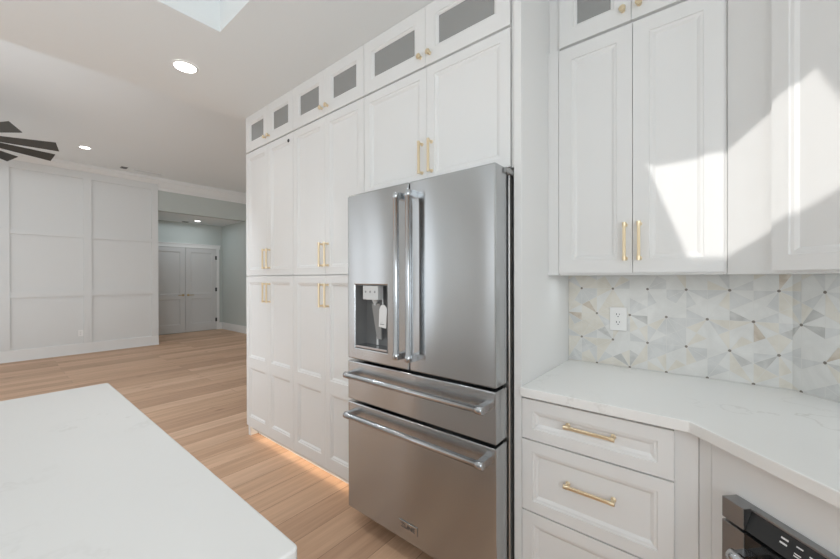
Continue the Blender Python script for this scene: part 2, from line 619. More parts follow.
f_ = MB()
a0, a1, b0, b1 = SKY
zt = CEIL + .3725
f_.box(a0 - .24, a0 - .18, b0 - .30, b1 + .24, zt, zt + .06).box(a1 + .18, a1 + .24, b0 - .30, b1 + .24, zt, zt + .06)
f_.box(a0 - .18, a1 + .18, b0 - .30, b0 - .24, zt, zt + .06).box(a0 - .18, a1 + .18, b1 + .18, b1 + .24, zt, zt + .06)
w_ = f_.build('window_6', M['trim']); w_['kind'] = 'structure'; w_['label'] = 'skylight in the ceiling tray over the island'
daylit_window(1, -3.08, -2.45, 0.95, 2.5, 1)
for n_, y0_, y1_ in ((4, -2.4, -0.8),):  # unseen glowing window, added for light from the right
    f_ = MB()
    f_.box(XR - .07, XR - .002, y0_, y0_ + .07, 1.0, 2.3).box(XR - .07, XR - .002, y1_ - .07, y1_, 1.0, 2.3)
    f_.box(XR - .07, XR - .002, y0_ + .07, y1_ - .07, 1.0, 1.07).box(XR - .07, XR - .002, y0_ + .07, y1_ - .07, 2.23, 2.3)
    w_ = f_.build('window_4', M['trim']); w_['kind'] = 'structure'; w_['label'] = 'added unseen window over the right counter'
    p_ = MB().box(XR - .02, XR - .01, y0_ + .07, y1_ - .07, 1.07, 2.23).build('window_pane', M['pane']); p_.parent = w_
daylit_window(2, -4.72, -4.08, 0.05, 2.85, 1)
daylit_window(3, -6.9, -5.45, 0.05, 2.85, 2)
daylit_window(5, -8.6, -7.3, 0.05, 2.85, 2)

# panelled wall at the far end of the living room, seen along +x
FW = Frame((XF, 0, 0), 90)       # local x = world y, local y = into the wall
YOP = 2.2528
struct(MB().box(-3.0, YOP, 0, 0.16, 0, LCEIL), 'wall_left', M['panelwall'], FW, label='white board and batten wall of the living room')
mb = MB()
bt = 0.027
vb = [(-2.84, -2.74), (-1.87, -1.75), (-0.85, -0.74), (0.135, 0.228), (1.113, 1.228), (2.144, YOP)]
for a, b in vb:
    mb.box(a, b, -bt, -.0005, 0.19, 3.36)
for z0, z1 in ((1.055, 1.165), (2.12, 2.193), (3.205, 3.36)):
    mb.box(-3.0, YOP, -bt + .002, -.0005, z0, z1)
struct(mb, 'trim_battens', M['panelwall'], FW, label='battens on the living room wall')
struct(MB().box(-3.0, YOP + 0.005, -0.026, -.0005, 0, 0.19).box(-3.0, YOP + 0.007, -0.040, -.026, 0, 0.02), 'baseboard_left', M['trim'], FW, .003)
# crown moulding along wall and header
mb = MB()
prof = [(-.0005, 3.215), (-.018, 3.215), (-.022, 3.26), (-.05, 3.30), (-.085, 3.375), (-.10, 3.39), (-.10, 3.46), (-.0005, 3.46)]
prof_w = [(-.0225, 3.335), (-.03, 3.335), (-.05, 3.35), (-.085, 3.40), (-.10, 3.41), (-.10, 3.46), (-.0225, 3.46)]
mb.extrude([(-3.0, y, z) for y, z in prof_w], (YOP + 3.0, 0, 0))
mb.extrude([(YOP, y, z) for y, z in prof], (4.3 - YOP, 0, 0))
struct(mb, 'trim_crown', M['trim'], FW, label='crown moulding over the far wall')
struct(MB().box(YOP, 4.3, 0, 0.16, HALLZ, LCEIL), 'wall_header', M['green'], FW, label='sage header over the hall opening')
# hall behind the opening
HX = -10.376
FH = Frame((HX, 0, 0), 90)
HY = 4.08
struct(MB().box(2.0, HY, 0, 0.1, 0, HALLZ), 'wall_hall', M['green'], FH)
struct(MB().box(HX, XF, HY, HY + 0.1, 0, HALLZ), 'wall_hall_right', M['green'])
struct(MB().box(HX, XF - 0.16, 1.9, 2.0, 0, HALLZ), 'wall_hall_left', M['green'])
struct(MB().box(XF - .14, XF - .001, HY + .001, 4.3, 0, HALLZ), 'wall_hall_stub', M['green'])
struct(MB().box(HX + 0.02, XF, HY - 0.018, HY - .0005, 0, 0.18), 'baseboard_hall_right', M['trim'])
struct(MB().box(3.995, HY - .018, -0.018, -.0005, 0, 0.18), 'baseboard_hall', M['trim'], FH)
# door casing
mb = MB()
mb.box(3.925, 3.995, -0.03, -.0005, 0, 2.165)
mb.box(2.39, 2.46, -0.03, -.0005, 0, 2.165)
mb.box(2.37, 4.015, -0.036, -.0005, 2.165, 2.25)
mb.box(2.35, 4.03, -0.05, -.0005, 2.25, 2.27)
struct(mb, 'trim_door_casing', M['trim'], FH, label='casing round the double doors')


def hall_door(n, y0, y1, hinge_y, lever_y, ldir):
    mb = panel_door(y0, y1, 0.012, 2.16, -0.028, 0.11, [(0.86, 0.98)], 0.026, lower=0.2)
    d = struct(mb, 'door_%d' % n, M['door'], FH, label='pale grey panelled hall door %d' % n)
    h = MB()
    z = 0.955
    h.lathe((lever_y, -0.0285, z), (0, -1, 0), [(0, .028), (.008, .028), (.009, .012), (.05, .012)], 18)
    h.box(min(lever_y, lever_y + ldir * .12), max(lever_y, lever_y + ldir * .12), -0.085, -0.07, z - .009, z + .009)
    o = h.build('door_lever', M['brass'], frame=FH, bevel=.003)
    o.parent = d; o.matrix_parent_inverse = d.matrix_world.inverted() if False else Matrix.Identity(4)
    o.location = (0, 0, 0); o.rotation_euler = (0, 0, 0)
    for z in (0.27, 1.08, 1.93):
        hm = MB()
        hm.cyl((hinge_y, -.036, z - .05), (hinge_y, -.036, z + .05), .009, 10)
        hm.box(hinge_y - .035, hinge_y + .0, -.031, -.029, z - .05, z + .05)
        o = hm.build('hinge', M['dark'])
        o.parent = d


hall_door(1, 2.465, 3.190, 2.463, 3.14, -1)
hall_door(2, 3.196, 3.922, 3.924, 3.25, 1)


# ------------------------------------------------------------------ refrigerator
FL, FR_ = -1.570, -0.660
FM = (FL + FR_) / 2
fr = thing('refrigerator', 'stainless steel french-door refrigerator with bottom freezer drawers', 'refrigerator', W, ((FL + FR_) / 2, 1.65, 0))
mb = MB()
mb.box(FL + .002, FR_ + .005, YF + .114, 2.0, 0.05, 1.795)
mb.build('case', M['steelside'], fr, .004)
mb = MB().box(FL + .02, FR_ - .02, YF + .10, YF + .1135, 0.10, 1.78)
mb.build('gasket', M['dark'], fr)
mb = MB().box(FL + .03, FR_ - .03, YF + .09, YF + .1135, 0.051, 0.098)
mb.build('base_grille', M['dark'], fr)
for x in (FL + .08, FR_ - .08):
    for y in (1.48, 1.92):
        MB().lathe((x, y, 0.0), (0, 0, 1), [(0, .022), (.012, .022), (.012, .012), (.05, .012)], 12).build('foot', M['dark'], fr)


def slab_hole(x0, x1, z0, z1, y0, y1, hole=None):
    """door slab, optionally with a rectangular pocket opening cut through"""
    mb = MB()
    if not hole:
        return mb.box(x0, x1, y0, y1, z0, z1)
    hx0, hx1, hz0, hz1 = hole
    xs, zs = [x0, hx0, hx1, x1], [z0, hz0, hz1, z1]
    g = lambda i, k, y: (xs[i], y, zs[k])
    for i in range(3):
        for k in range(3):
            if i == 1 and k == 1:
                continue
            for y in (y0, y1):
                mb.add([g(i, k, y), g(i + 1, k, y), g(i + 1, k + 1, y), g(i, k + 1, y)], [(0, 1, 2, 3)])
    for i in range(3):
        for z in (z0, z1):
            mb.add([(xs[i], y0, z), (xs[i + 1], y0, z), (xs[i + 1], y1, z), (xs[i], y1, z)], [(0, 1, 2, 3)])
    for k in range(3):
        for x in (x0, x1):
            mb.add([(x, y0, zs[k]), (x, y0, zs[k + 1]), (x, y1, zs[k + 1]), (x, y1, zs[k])], [(0, 1, 2, 3)])
    for x in (hx0, hx1):
        mb.add([(x, y0, hz0), (x, y0, hz1), (x, y1, hz1), (x, y1, hz0)], [(0, 1, 2, 3)])
    for z in (hz0, hz1):
        mb.add([(hx0, y0, z), (hx1, y0, z), (hx1, y1, z), (hx0, y1, z)], [(0, 1, 2, 3)])
    return mb


DT = 0.10            # door thickness
DZ0, DZ1 = 0.921, 1.8214
DISP = (-1.509, -1.2635, 0.986, 1.327)
dl = slab_hole(FL, FM - .003, DZ0, DZ1, YF, YF + DT, DISP).build('door', M['steel'], fr, .007, 3, weld=True)
dr = slab_hole(FM + .003, FR_, DZ0, DZ1, YF, YF + DT).build('door', M['steel'], fr, .007, 3)
d1 = MB().box(FL, FR_, YF, YF + DT, 0.696, 0.908).build('drawer', M['steel'], fr, .006, 3)
d2 = MB().box(FL, FR_, YF, YF + DT, 0.0938, 0.682).build('drawer', M['steel'], fr, .006, 3)
# hinge covers on top at the outer corners
for x0, x1 in ((FL + .012, FL + .075), (FR_ - .075, FR_ + .012)):
    MB().box(x0, x1, YF + .075, YF + .20, 1.796, 1.818).build('hinge_cover', M['grey'], fr, .004)

HS = 0.05


def bar_handle(par, p0, p1, mount):
    """thick tubular bar with end caps on two stand-off blocks"""
    p0, p1 = Vector(p0), Vector(p1)
    a = (p1 - p0).normalized(); L_ = (p1 - p0).length
    mb = MB()
    mb.lathe(p0, a, [(0, .0145), (.002, .0172), (.030, .0172), (.032, .0142), (L_ - .032, .0142), (L_ - .030, .0172), (L_ - .002, .0172), (L_, .0145)], 22)
    for t in (.014, L_ - .014):
        c = p0 + a * t
        o = Vector((0, 1, 0))
        s = a.cross(o)
        q = [c - a * .0145 - s * .0145, c + a * .0145 - s * .0145, c + a * .0145 + s * .0145, c - a * .0145 + s * .0145]
        mb.extrude(q, o * (mount))
    return mb.build('handle', M['handle'], par)


bar_handle(dl, (FM - .0385, YF - HS, .977), (FM - .0385, YF - HS, 1.767), HS - .001)
bar_handle(dr, (FM + .0385, YF - HS, .977), (FM + .0385, YF - HS, 1.767), HS - .001)
bar_handle(d1, (-1.533, YF - HS, .842), (-0.690, YF - HS, .842), HS - .001)
bar_handle(d2, (-1.533, YF - HS, .626), (-0.690, YF - HS, .626), HS - .001)

# water and ice dispenser in the left door
hx0, hx1, hz0, hz1 = DISP
mb = MB()
e = .0015
pts = 0
yb = YF + .085
mb.box(hx0 + e, hx0 + .004, YF + .004, yb, hz0 + e, hz1 - e, 0)
mb.box(hx1 - .004, hx1 - e, YF + .004, yb, hz0 + e, hz1 - e, 0)
mb.box(hx0 + .004, hx1 - .004, YF + .004, yb, hz1 - .004, hz1 - e, 0)
mb.box(hx0 + .004, hx1 - .004, yb - .004, yb, hz0 + e, hz1 - .004, 0)
disp = mb.build('dispenser', M['pocket'], fr)
MB().box(hx0 + .004, hx1 - .004, YF + .002, yb - .004, hz0 + e, hz0 + .014).build('drip_tray', M['handle'], disp, .002)
cp = MB().box(hx0 + .060, hx1 - .070, YF + .004, YF + .045, hz1 - .078, hz1 - .004)
for k in range(3):
    cx = hx0 + .083 + k * .035
    cp.lathe((cx, YF + .0038, hz1 - .036), (0, -1, 0), [(0, .006), (.0012, .006)], 10, 1)
cp.build('control_panel', [M['lightgrey'], M['grey']], disp, .002)
mb = MB()
mb.lathe((hx0 + .125, YF + .035, hz1 - .078), (0, 0, -1), [(0, .018), (.01, .016), (.022, .008), (.03, .008)], 14)
mb.build('nozzle', M['lightgrey'], disp)
mb = MB()
mb.extrude([(hx0 + .10, YF + .03, hz1 - .10), (hx0 + .165, YF + .03, hz1 - .10), (hx0 + .150, YF + .055, hz0 + .05), (hx0 + .115, YF + .055, hz0 + .05)], (0, .006, 0))
mb.build('paddle', M['grey'], disp, .002)
mb = MB()
mb.cyl((hx0 + .120, YF + .06, hz1 - .10), (hx0 + .115, YF + .06, hz0 + .018), .006, 10)
mb.build('water_line', M['lightgrey'], disp)
# paper tag hanging in the dispenser
tg = thing('paper_tag', 'small white paper tag hanging inside the refrigerator water dispenser', 'tag', W, (hx1 - .055, YF + .018, hz1 - .20))
q = [(-.036, -.1), (.016, -.108), (.030, .02), (.012, .04), (-.012, .038), (-.026, .012)]
mb = MB()
mb.extrude([(hx1 - .045 + a, YF + .016 - b * .05, hz1 - .135 + b * .82) for a, b in q], (0, .002, 0))
mb.build('tag_card', M['paper'], tg)
mb = MB()
mb.cyl((hx1 - .045, YF + .016, hz1 - .102), (hx1 - .062, YF + .030, hz1 - .07), .003, 8)
mb.build('string', M['lightgrey'], tg)
mb = MB()
for k, w in enumerate((.030, .024)):
    mb.box(hx1 - .071, hx1 - .071 + w, YF + .0195, YF + .0203, hz1 - .205 + k * .012, hz1 - .201 + k * .012)
mb.build('print', M['grey'], tg)

# maker's plate on the freezer drawer
mb = MB().box(-1.180, -1.066, YF - .004, YF - .0005, .148, .190)
bd = mb.build('badge', M['handle'], fr, .0015)


def letters(text, size, frame_pt, rotz, mat, parent, name, depth=.0006):
    cu = bpy.data.curves.new(name, 'FONT')
    cu.body = text; cu.size = size; cu.align_x = 'CENTER'; cu.align_y = 'CENTER'
    cu.extrude = depth
    tmp = bpy.data.objects.new('tmp_text', cu)
    COL.objects.link(tmp)
    dg = bpy.context.evaluated_depsgraph_get()
    me = bpy.data.meshes.new_from_object(tmp.evaluated_get(dg))
    bpy.data.objects.remove(tmp)
    me.name = name
    me.materials.clear(); me.materials.append(mat)
    root = parent
    while root.parent:
        root = root.parent
    fr_, base = ORG[root.name]
    o = bpy.data.objects.new(name, me)
    COL.objects.link(o)
    o.parent = parent
    o.location = Vector(frame_pt) - base
    o.rotation_euler = (R(90), 0, 0)
    return o


t_ = letters('ZLINE', .030, (-1.123, YF - .0046, .169), 0, M['dark'], bd, 'lettering')
t_.scale = (1.12, 1, 1)


# ------------------------------------------------------------------ tall pantry cabinets, glass cabinets, cabinet over the refrigerator
XL, XM1, XM2, XC3 = -3.105, -2.359, -1.590, -0.663
ZB, ZS, ZT = 0.106, 1.3855, 2.437
GAP = .0022
cabw = M['cab']


def pantry(x0, x1, label, end=False, spot=False):
    t = thing('pantry_cabinet', label, 'cabinet', W, ((x0 + x1) / 2, 1.7, 0), 'tall white pantry cabinets')
    mb = MB()
    mb.box(x0 + EPS, x1 - EPS, YC + .021, YW - EPS, ZB, ZT)
    mb.build('body', cabw, t)
    kb = MB().box(x0 + (.02 if end else 0) + EPS, x1 - EPS, YC + .095, YC + .11, 0, ZB - .001)
    kb.build('toe_kick', M['trim'], t)
    if end:
        MB().box(x0 - .03, x0 + .006, YC + .030, YW - EPS, 0, ZB - .001).build('end_foot', cabw, t)
    xm = (x0 + x1) / 2
    for (a, b, side) in ((x0 + GAP, xm - GAP / 2, 1), (xm + GAP / 2, x1 - GAP, -1)):
        hx = (xm - .030) if side == 1 else (xm + .030)
        up = panel_door(a, b, ZS + .003, ZT - .006, YC, .050).build('door', cabw, t)
        pull(up, (hx, YC, 1.440), (hx, YC, 1.600))
        lo = panel_door(a, b, ZB, ZS - .003, YC, .050, [(.608, .694)], lower=.080).build('door', cabw, t)
        pull(lo, (hx, YC, 1.172), (hx, YC, 1.330))
        if spot and side == -1:
            MB().lathe((-2.418, YC - .0005, 2.382), (0, -1, 0), [(0, .012), (.004, .012), (.006, .009)], 14).build('bumper', M['dark'], up)
    return t


pantry(XL, XM1, 'tall white pantry cabinet at the far left end of the run, beside the living room', True, True)
pantry(XM1, XM2, 'tall white pantry cabinet directly left of the stainless refrigerator')


def glass_cabinet(frame, x0, x1, yf, depth, label, z0=ZT + .001, z1=CEIL - .001, filler=None):
    xm = (x0 + x1) / 2
    t = thing('glass_cabinet', label, 'cabinet', frame, (xm, yf + .2, z0), 'glass-fronted cabinets along the ceiling')
    mb = MB()
    hollow_box(mb, x0 + EPS, x1 - EPS, yf + .021, yf + depth, z0, z1)
    if filler:
        mb.box(filler, x0, yf + .021, yf + .045, z0, z1)
    mb.build('body', cabw, t)
    for (a, b, side) in ((x0 + GAP, xm - GAP / 2, 1), (xm + GAP / 2, x1 - GAP, -1)):
        d = panel_door(a, b, z0 + .005, z1 - .001, yf, .064, glass=True, lower=.073).build('door', cabw, t)
        st = .0655
        MB().box(a + st, b - st, yf + .012, yf + .016, z0 + .005 + .0745, z1 - .001 - st).build('glass_pane', M['glass'], d)
        knob(d, (xm - side * .030, yf, z0 + .056))
        hx = a + st + .012 if side == 1 else b - st - .012
        MB().box(hx - .010, hx + .010, yf + .0205, yf + .05, z1 - .135, z1 - .095).build('hinge', M['dark'], d)
    return t


dep = YW - YC - .002
glass_cabinet(W, XL, XM1, YC, dep, 'small two-door glass cabinet at the ceiling above the far left pantry')
glass_cabinet(W, XM1, XM2, YC, dep, 'small two-door glass cabinet at the ceiling above the pantry next to the refrigerator')
glass_cabinet(W, XM2, XC3, YC, dep, 'wide two-door glass cabinet at the ceiling directly above the refrigerator cabinet')

t = thing('refrigerator_cabinet', 'white two-door cabinet over the stainless refrigerator, with its tall white end panel', 'cabinet', W, ((XM2 + XC3) / 2, 1.7, 1.83))
MB().box(XM2 + EPS, XC3 - EPS, YC + .021, YW - EPS, 1.835, ZT).build('body', cabw, t)
xm = -1.117
for a, b, s in ((XM2 + GAP, xm - GAP / 2, 1), (xm + GAP / 2, XC3 - GAP, -1)):
    d = panel_door(a, b, 1.838, ZT - .006, YC, .046).build('door', cabw, t)
    hx = xm - s * .0305
    pull(d, (hx, YC, 1.892), (hx, YC, 2.056))

MB().box(XP0, XP1, YP, YW - EPS, 0, CEIL - .001).build('end_panel', cabw, t, .0015)
MB().box(XC3 + .0005, XP0 - .0005, YC + .012, YC + .04, 1.835, CEIL - .001).build('filler_strip', cabw, t)

# warm led strip glowing in the toe space of the pantries
ls = thing('light_strip', 'warm glowing led strip in the toe space under the pantry cabinets', 'light strip', W, (-2.3, YC + .045, .1))
MB().box(XL + .03, XM2 - .01, YC + .034, YC + .040, .066, ZB - .001).box(XL + .03, XM2 - .01, YC + .040, YC + .056, ZB - .005, ZB - .001).build('channel', M['lightgrey'], ls)
q_ = MB()
q_.extrude([(XL + .03, YC + .0405, .090), (XL + .03, YC + .0415, .090), (XL + .03, YC + .0545, ZB - .0055), (XL + .03, YC + .0535, ZB - .0055)], (XM2 - XL - .04, 0, 0))
q_.build('diffuser', M['led'], ls)

# ------------------------------------------------------------------ wall cabinets on the right
UX0, UX1 = -0.559, 0.036
t = thing('wall_cabinet', 'white two-door wall cabinet with gold pulls over the marble backsplash', 'cabinet', W, ((UX0 + UX1) / 2, 1.85, 1.375))
mb = MB()
mb.box(XP1 + .0005, UX1 - EPS, YU + .021, YW - .012, 1.374, ZT)
mb.box(UX1 - EPS, UX1 + .0072, YU + .010, YW - .22, 1.374, ZT)
mb.box(XP1 + .0005, UX0 - GAP, YU + .001, YU + .0205, 1.374, ZT)
mb.build('body', cabw, t)
xm = -.257
for a, b, s in ((UX0, xm - GAP / 2, 1), (xm + GAP / 2, UX1 - .001, -1)):
    d = panel_door(a, b, 1.383, ZT - .008, YU, .058).build('door', cabw, t)
    hx = xm - s * .026
    pull(d, (hx, YU, 1.434), (hx, YU, 1.594))
glass_cabinet(W, UX0, UX1, YU, YW - YU - .002, 'two-door glass cabinet at the ceiling above the right wall cabinet', filler=XP1 + .0005)

# diagonal corner: local frame with x along the face
DG = Frame((UX1 + .004, YU + .004, 0), -45)
DW = 1.206 - .01
t = thing('corner_wall_cabinet', 'sunlit white diagonal corner wall cabinet, right of the two-door wall cabinet', 'cabinet', DG, (DW / 2, .2, 1.375))
mb = MB()
dd = .36
mb.prism([(.006, .0), (DW, .0), (DW + .215, .215), (DW + .215, .232), (DW + .09, dd), (-.09, dd), (-.208, .232), (-.208, .215)], 1.374, CEIL - .002)
mb.build('body', cabw, t)
for a, b, s_ in ((.171, DW / 2 - .001, 1), (DW / 2 + .001, DW - .171, -1)):
    d = panel_door(a, b, 1.383, CEIL - .05, -.0205, .048).build('door', cabw, t)
    pull(d, (DW / 2 - s_ * .03, -.0205, 1.434), (DW / 2 - s_ * .03, -.0205, 1.594))

# ------------------------------------------------------------------ base cabinets
BX1 = -.095
t = thing('drawer_cabinet', 'white three-drawer base cabinet with gold pulls beside the refrigerator panel', 'cabinet', W, ((XP1 + BX1) / 2, 1.7, 0))
YB = YD + .020
mb = MB()
mb.box(XP1 + .0005, -.0325, YB + .001, YW - EPS, .106, .876)
mb.build('body', cabw, t)
MB().box(XP1 + .0005, -.0325, YB + .075, YB + .09, 0, .105).build('toe_kick', cabw, t)
for z0, z1, hz in ((.705, .866, .800), (.4125, .699, .577), (.112, .4065, .275)):
    d = panel_door(XP1 + .003, BX1, z0, z1, YD, .044).build('drawer', cabw, t)
    pull(d, (-.433, YD, hz), (-.260, YD, hz))

DB = Frame((-.0315, YB, 0), -45)
BW = .887
t = thing('corner_base_cabinet', 'white diagonal corner base cabinet holding the built-in microwave drawer', 'cabinet', DB, (BW / 2, .3, 0))
mb = MB()
MX0, MX1, MZ0, MZ1 = .122, .765, .35, .752
mb.box(.001, .043, .0, .02, .106, .876)
mb.box(BW - .043, BW - .001, .0, .02, .106, .876)
mb.prism([(.02, .021), (BW - .02, .021), (BW - .02, .04), (.02, .04)], .106, .30)
mb.box(.02, .06, .021, .5, .106, .876)
mb.box(BW - .06, BW - .02, .021, .5, .106, .876)
mb.box(.06, BW - .06, .48, .5, .106, .876)
mb.build('body', cabw, t)
mb = MB()
zz0, zz1 = .112, .874
mb.box(.0455, MX0, -.001, .019, zz0, zz1)
mb.box(MX1, BW - .0455, -.001, .019, zz0, zz1)
mb.box(MX0, MX1, -.001, .019, MZ1 - .004, zz1)
mb.box(MX0, MX1, -.001, .019, zz0, MZ0)
mb.build('front_panel', cabw, t)
MB().box(.03, BW - .03, .075, .09, 0, .105).build('toe_kick', cabw, t)

t = thing('microwave_drawer', 'stainless and black microwave drawer built into the diagonal base cabinet', 'microwave', DB, ((MX0 + MX1) / 2, .2, MZ0))
MB().box(MX0 + .012, MX1 - .012, -.0005, .44, MZ0 + .01, MZ1 - .012).build('case', M['dark'], t)
mb = MB()
PF = -.047
CW = .060
mb.box(MX0, MX0 + CW, PF, -.0018, .696, MZ1)
mb.box(MX1 - CW, MX1, PF, -.0018, .696, MZ1)
mb.box(MX0 + CW, MX1 - CW, PF + .022, -.0018, MZ1 - .006, MZ1)
mb.build('trim_frame', M['darksteel'], t, .0012)
mb = MB()
mb.extrude([(MX0 + CW, PF + .004, .697), (MX0 + CW, PF + .024, MZ1 - .0065), (MX0 + CW, -.002, MZ1 - .0065), (MX0 + CW, -.002, .697)], (MX1 - MX0 - 2 * CW, 0, 0))
cpan = mb.build('control_panel', M['blackglass'], t)


def on_slope(x, s):     # s from 0 bottom to 1 top of the sloping glass
    return (x, PF + .004 + .020 * s - .0006, .697 + (MZ1 - .0065 - .697) * s)


for (x, w, rows) in ((.075, .016, ((.68, .76), (.47, .55))), (.107, .014, ((.70, .76), (.40, .45), (.30, .35))), (.134, .011, ((.62, .68), (.36, .43))),
                     (.165, .014, ((.70, .76), (.40, .48))), (.20, .014, ((.70, .76), (.40, .48))), (.26, .05, ((.45, .70),)), (.34, .014, ((.70, .76), (.40, .48))), (.38, .014, ((.70, .76), (.40, .48)))):
    for s0, s1 in rows:
        x0, x1 = MX0 + CW + x, MX0 + CW + x + w
        MB().add([on_slope(x0, s0), on_slope(x1, s0), on_slope(x1, s1), on_slope(x0, s1)], [(0, 1, 2, 3)]).build('printed_symbol', M['mark'], cpan)
mb = MB()
mb.box(MX0, MX0 + CW, PF, -.002, MZ0, .688)
mb.box(MX1 - CW, MX1, PF, -.002, MZ0, .688)
mb.box(MX0 + CW, MX1 - CW, PF, -.002, MZ0, MZ0 + .05)
dwr = mb.build('drawer_front', M['darksteel'], t, .001)
MB().box(MX0 + CW, MX1 - CW, PF + .002, -.002, MZ0 + .05, .688).build('window', M['blackglass'], dwr)
mb = MB()
hz = .643
mb.lathe((MX0 + .066, PF - .045, hz), (1, 0, 0), [(0, .013), (.002, .0155), (.026, .0155), (.028, .0135), (.483, .0135), (.485, .0155), (.509, .0155), (.511, .013)], 20)
for x in (MX0 + .080, MX1 - .080):
    mb.box(x - .012, x + .012, PF - .045, PF - .0005, hz - .011, hz + .011)
mb.build('handle', M['handle'], dwr)

# ------------------------------------------------------------------ countertop, backsplash
YCF = 1.384
KX = -.055
cy_end = .80
poly = [(XP1 + .0008, YCF), (KX, YCF), (.56, YCF + KX - .56), (.56, cy_end - .10), (.20, cy_end - .1 + .0)]
kx2 = .558
dl_ = .0
poly = [(XP1 + .0008, YCF), (KX, YCF), (kx2, YCF - (kx2 - KX)), (kx2, .10), (XR - .001, .10), (XR - .001, SUMW - XR - .001), (DK - .0005, YW - .001), (XP1 + .0008, YW - .001)]
ct = MB().prism(poly, .8775, .914).build('countertop', M['quartz'], None, .003, 2)
tag(ct, 'white quartz countertop with angled corner below the marble backsplash', 'countertop')
# base panel that carries the counter along the right wall
rb = thing('side_base_cabinet', 'white base cabinet under the counter on the right wall, past the corner', 'cabinet', W, (.9, .45, 0))
MB().box(kx2 + .04, XR - .002, .12, .775, .106, .8765).build('body', cabw, rb)
MB().box(kx2 + .11, XR - .004, .14, .75, 0, .105).build('toe_kick', cabw, rb)


def splash():
    """marble mosaic: hubs on a triangular lattice, each triangle cut by its medians into six wedges"""
    mb = MB()
    x_lo, x_hi = XP1 + .001, DK
    z_lo, z_hi = .9145, 1.3735
    total = (x_hi - x_lo) + (XR - DK) * math.sqrt(2) - .002
    s = .15
    h = s * math.sqrt(3) / 2
    X0 = -.541 - 4 * s
    Z0 = 1.047 - 2 * h

    def to3(u, z, out):
        """u = world x along the back wall, continuing round onto the diagonal wall"""
        if u <= DK:
            return (u, YW - out, z)
        d = u - DK
        k = out * math.tan(R(22.5)) * 0
        return (DK + d * A - out * A, YW - d * A - out * A, z)

    def clip(poly, f):
        out = []
        for i in range(len(poly)):
            a, b = poly[i], poly[(i + 1) % len(poly)]
            fa, fb = f(a), f(b)
            if fa >= 0:
                out.append(a)
            if (fa >= 0) != (fb >= 0):
                tt = fa / (fa - fb)
                out.append((a[0] + (b[0] - a[0]) * tt, a[1] + (b[1] - a[1]) * tt))
        return out

    u_hi = x_lo + total
    # grout bed
    th = .007
    for (ua, ub) in ((x_lo, DK), (DK, u_hi)):
        eps = 1e-6
        ua2 = ua + (eps if ua == DK else 0)
        pts = [to3(ua2, z_lo, th), to3(ub, z_lo, th), to3(ub, z_hi, th), to3(ua2, z_hi, th)]
        pb = [to3(ua2, z_lo, .001), to3(ub, z_lo, .001), to3(ub, z_hi, .001), to3(ua2, z_hi, .001)]
        mb.add(pts + pb, [(0, 1, 2, 3), (0, 1, 5, 4), (1, 2, 6, 5), (2, 3, 7, 6), (3, 0, 4, 7)], 0)
    rng = random.Random(11)
    hubs = {}
    for j in range(-2, 10):
        for i in range(-3, 24):
            hubs[(i, j)] = (X0 + s * i + (s / 2 if j % 2 else 0), Z0 + h * j)
    tris = []
    for j in range(-2, 9):
        for i in range(-2, 22):
            if j % 2 == 0:
                tris.append(((i, j), (i + 1, j), (i, j + 1)))
                tris.append(((i + 1, j), (i + 1, j + 1), (i, j + 1)))
            else:
                tris.append(((i, j), (i + 1, j), (i + 1, j + 1)))
                tris.append(((i, j), (i + 1, j + 1), (i, j + 1)))
    g = .0007
    for tri in tris:
        P = [hubs[k] for k in tri]
        c = (sum(p[0] for p in P) / 3, sum(p[1] for p in P) / 3)
        if c[0] < x_lo - .1 or c[0] > u_hi + .1 or c[1] < z_lo - .1 or c[1] > z_hi + .1:
            continue
        for a in range(3):
            for b in ((a + 1) % 3, (a + 2) % 3):
                m_ = ((P[a][0] + P[b][0]) / 2, (P[a][1] + P[b][1]) / 2)
                w = [P[a], m_, c]
                q = ((w[0][0] + w[1][0] + w[2][0]) / 3, (w[0][1] + w[1][1] + w[2][1]) / 3)
                # shrink towards the incentre to leave a grout line
                la = math.dist(w[1], w[2]); lb = math.dist(w[0], w[2]); lc = math.dist(w[0], w[1])
                per = la + lb + lc
                inc = ((la * w[0][0] + lb * w[1][0] + lc * w[2][0]) / per, (la * w[0][1] + lb * w[1][1] + lc * w[2][1]) / per)
                ar = abs((w[1][0] - w[0][0]) * (w[2][1] - w[0][1]) - (w[2][0] - w[0][0]) * (w[1][1] - w[0][1])) / 2
                inr = 2 * ar / per
                k = 1 - g / inr
                w = [(inc[0] + (p[0] - inc[0]) * k, inc[1] + (p[1] - inc[1]) * k) for p in w]
                r = rng.random()
                mi = 1 if r < .58 else 2 if r < .73 else 3 if r < .945 else 4 if r < .985 else 5
                if c[0] < -.36 and mi == 1 and rng.random() < .7:
                    mi = 2
                for lo, hi in ((x_lo, DK - .001), (DK + .004, u_hi)):
                    pl = clip(w, lambda p: p[0] - lo)
                    if pl: pl = clip(pl, lambda p: hi - p[0])
                    if pl: pl = clip(pl, lambda p: p[1] - z_lo)
                    if pl: pl = clip(pl, lambda p: z_hi - p[1])
                    if len(pl) >= 3:
                        o_ = th + .0008
                        mb.add([to3(*p, o_) for p in pl], [list(range(len(pl)))], mi)
    for (i, j), (u, z) in hubs.items():
        if x_lo + .008 < u < u_hi - .01 and z_lo < z < z_hi and not (DK - .006 < u < DK + .01):
            n = 12
            ring = [(u + .0058 * math.cos(2 * math.pi * k / n), z + .0058 * math.sin(2 * math.pi * k / n)) for k in range(n)]
            ring = [(a, min(max(b, z_lo), z_hi)) for a, b in ring]
            mb.add([to3(a, b, th + .0016) for a, b in ring], [list(range(n))], 6)
    return mb


bs = splash().build('backsplash', [M['grout'], M['t1'], M['t2'], M['t3'], M['t4'], M['t5'], M['dot']])
tag(bs, 'marble mosaic backsplash of wedge tiles with taupe dots above the countertop', 'backsplash')


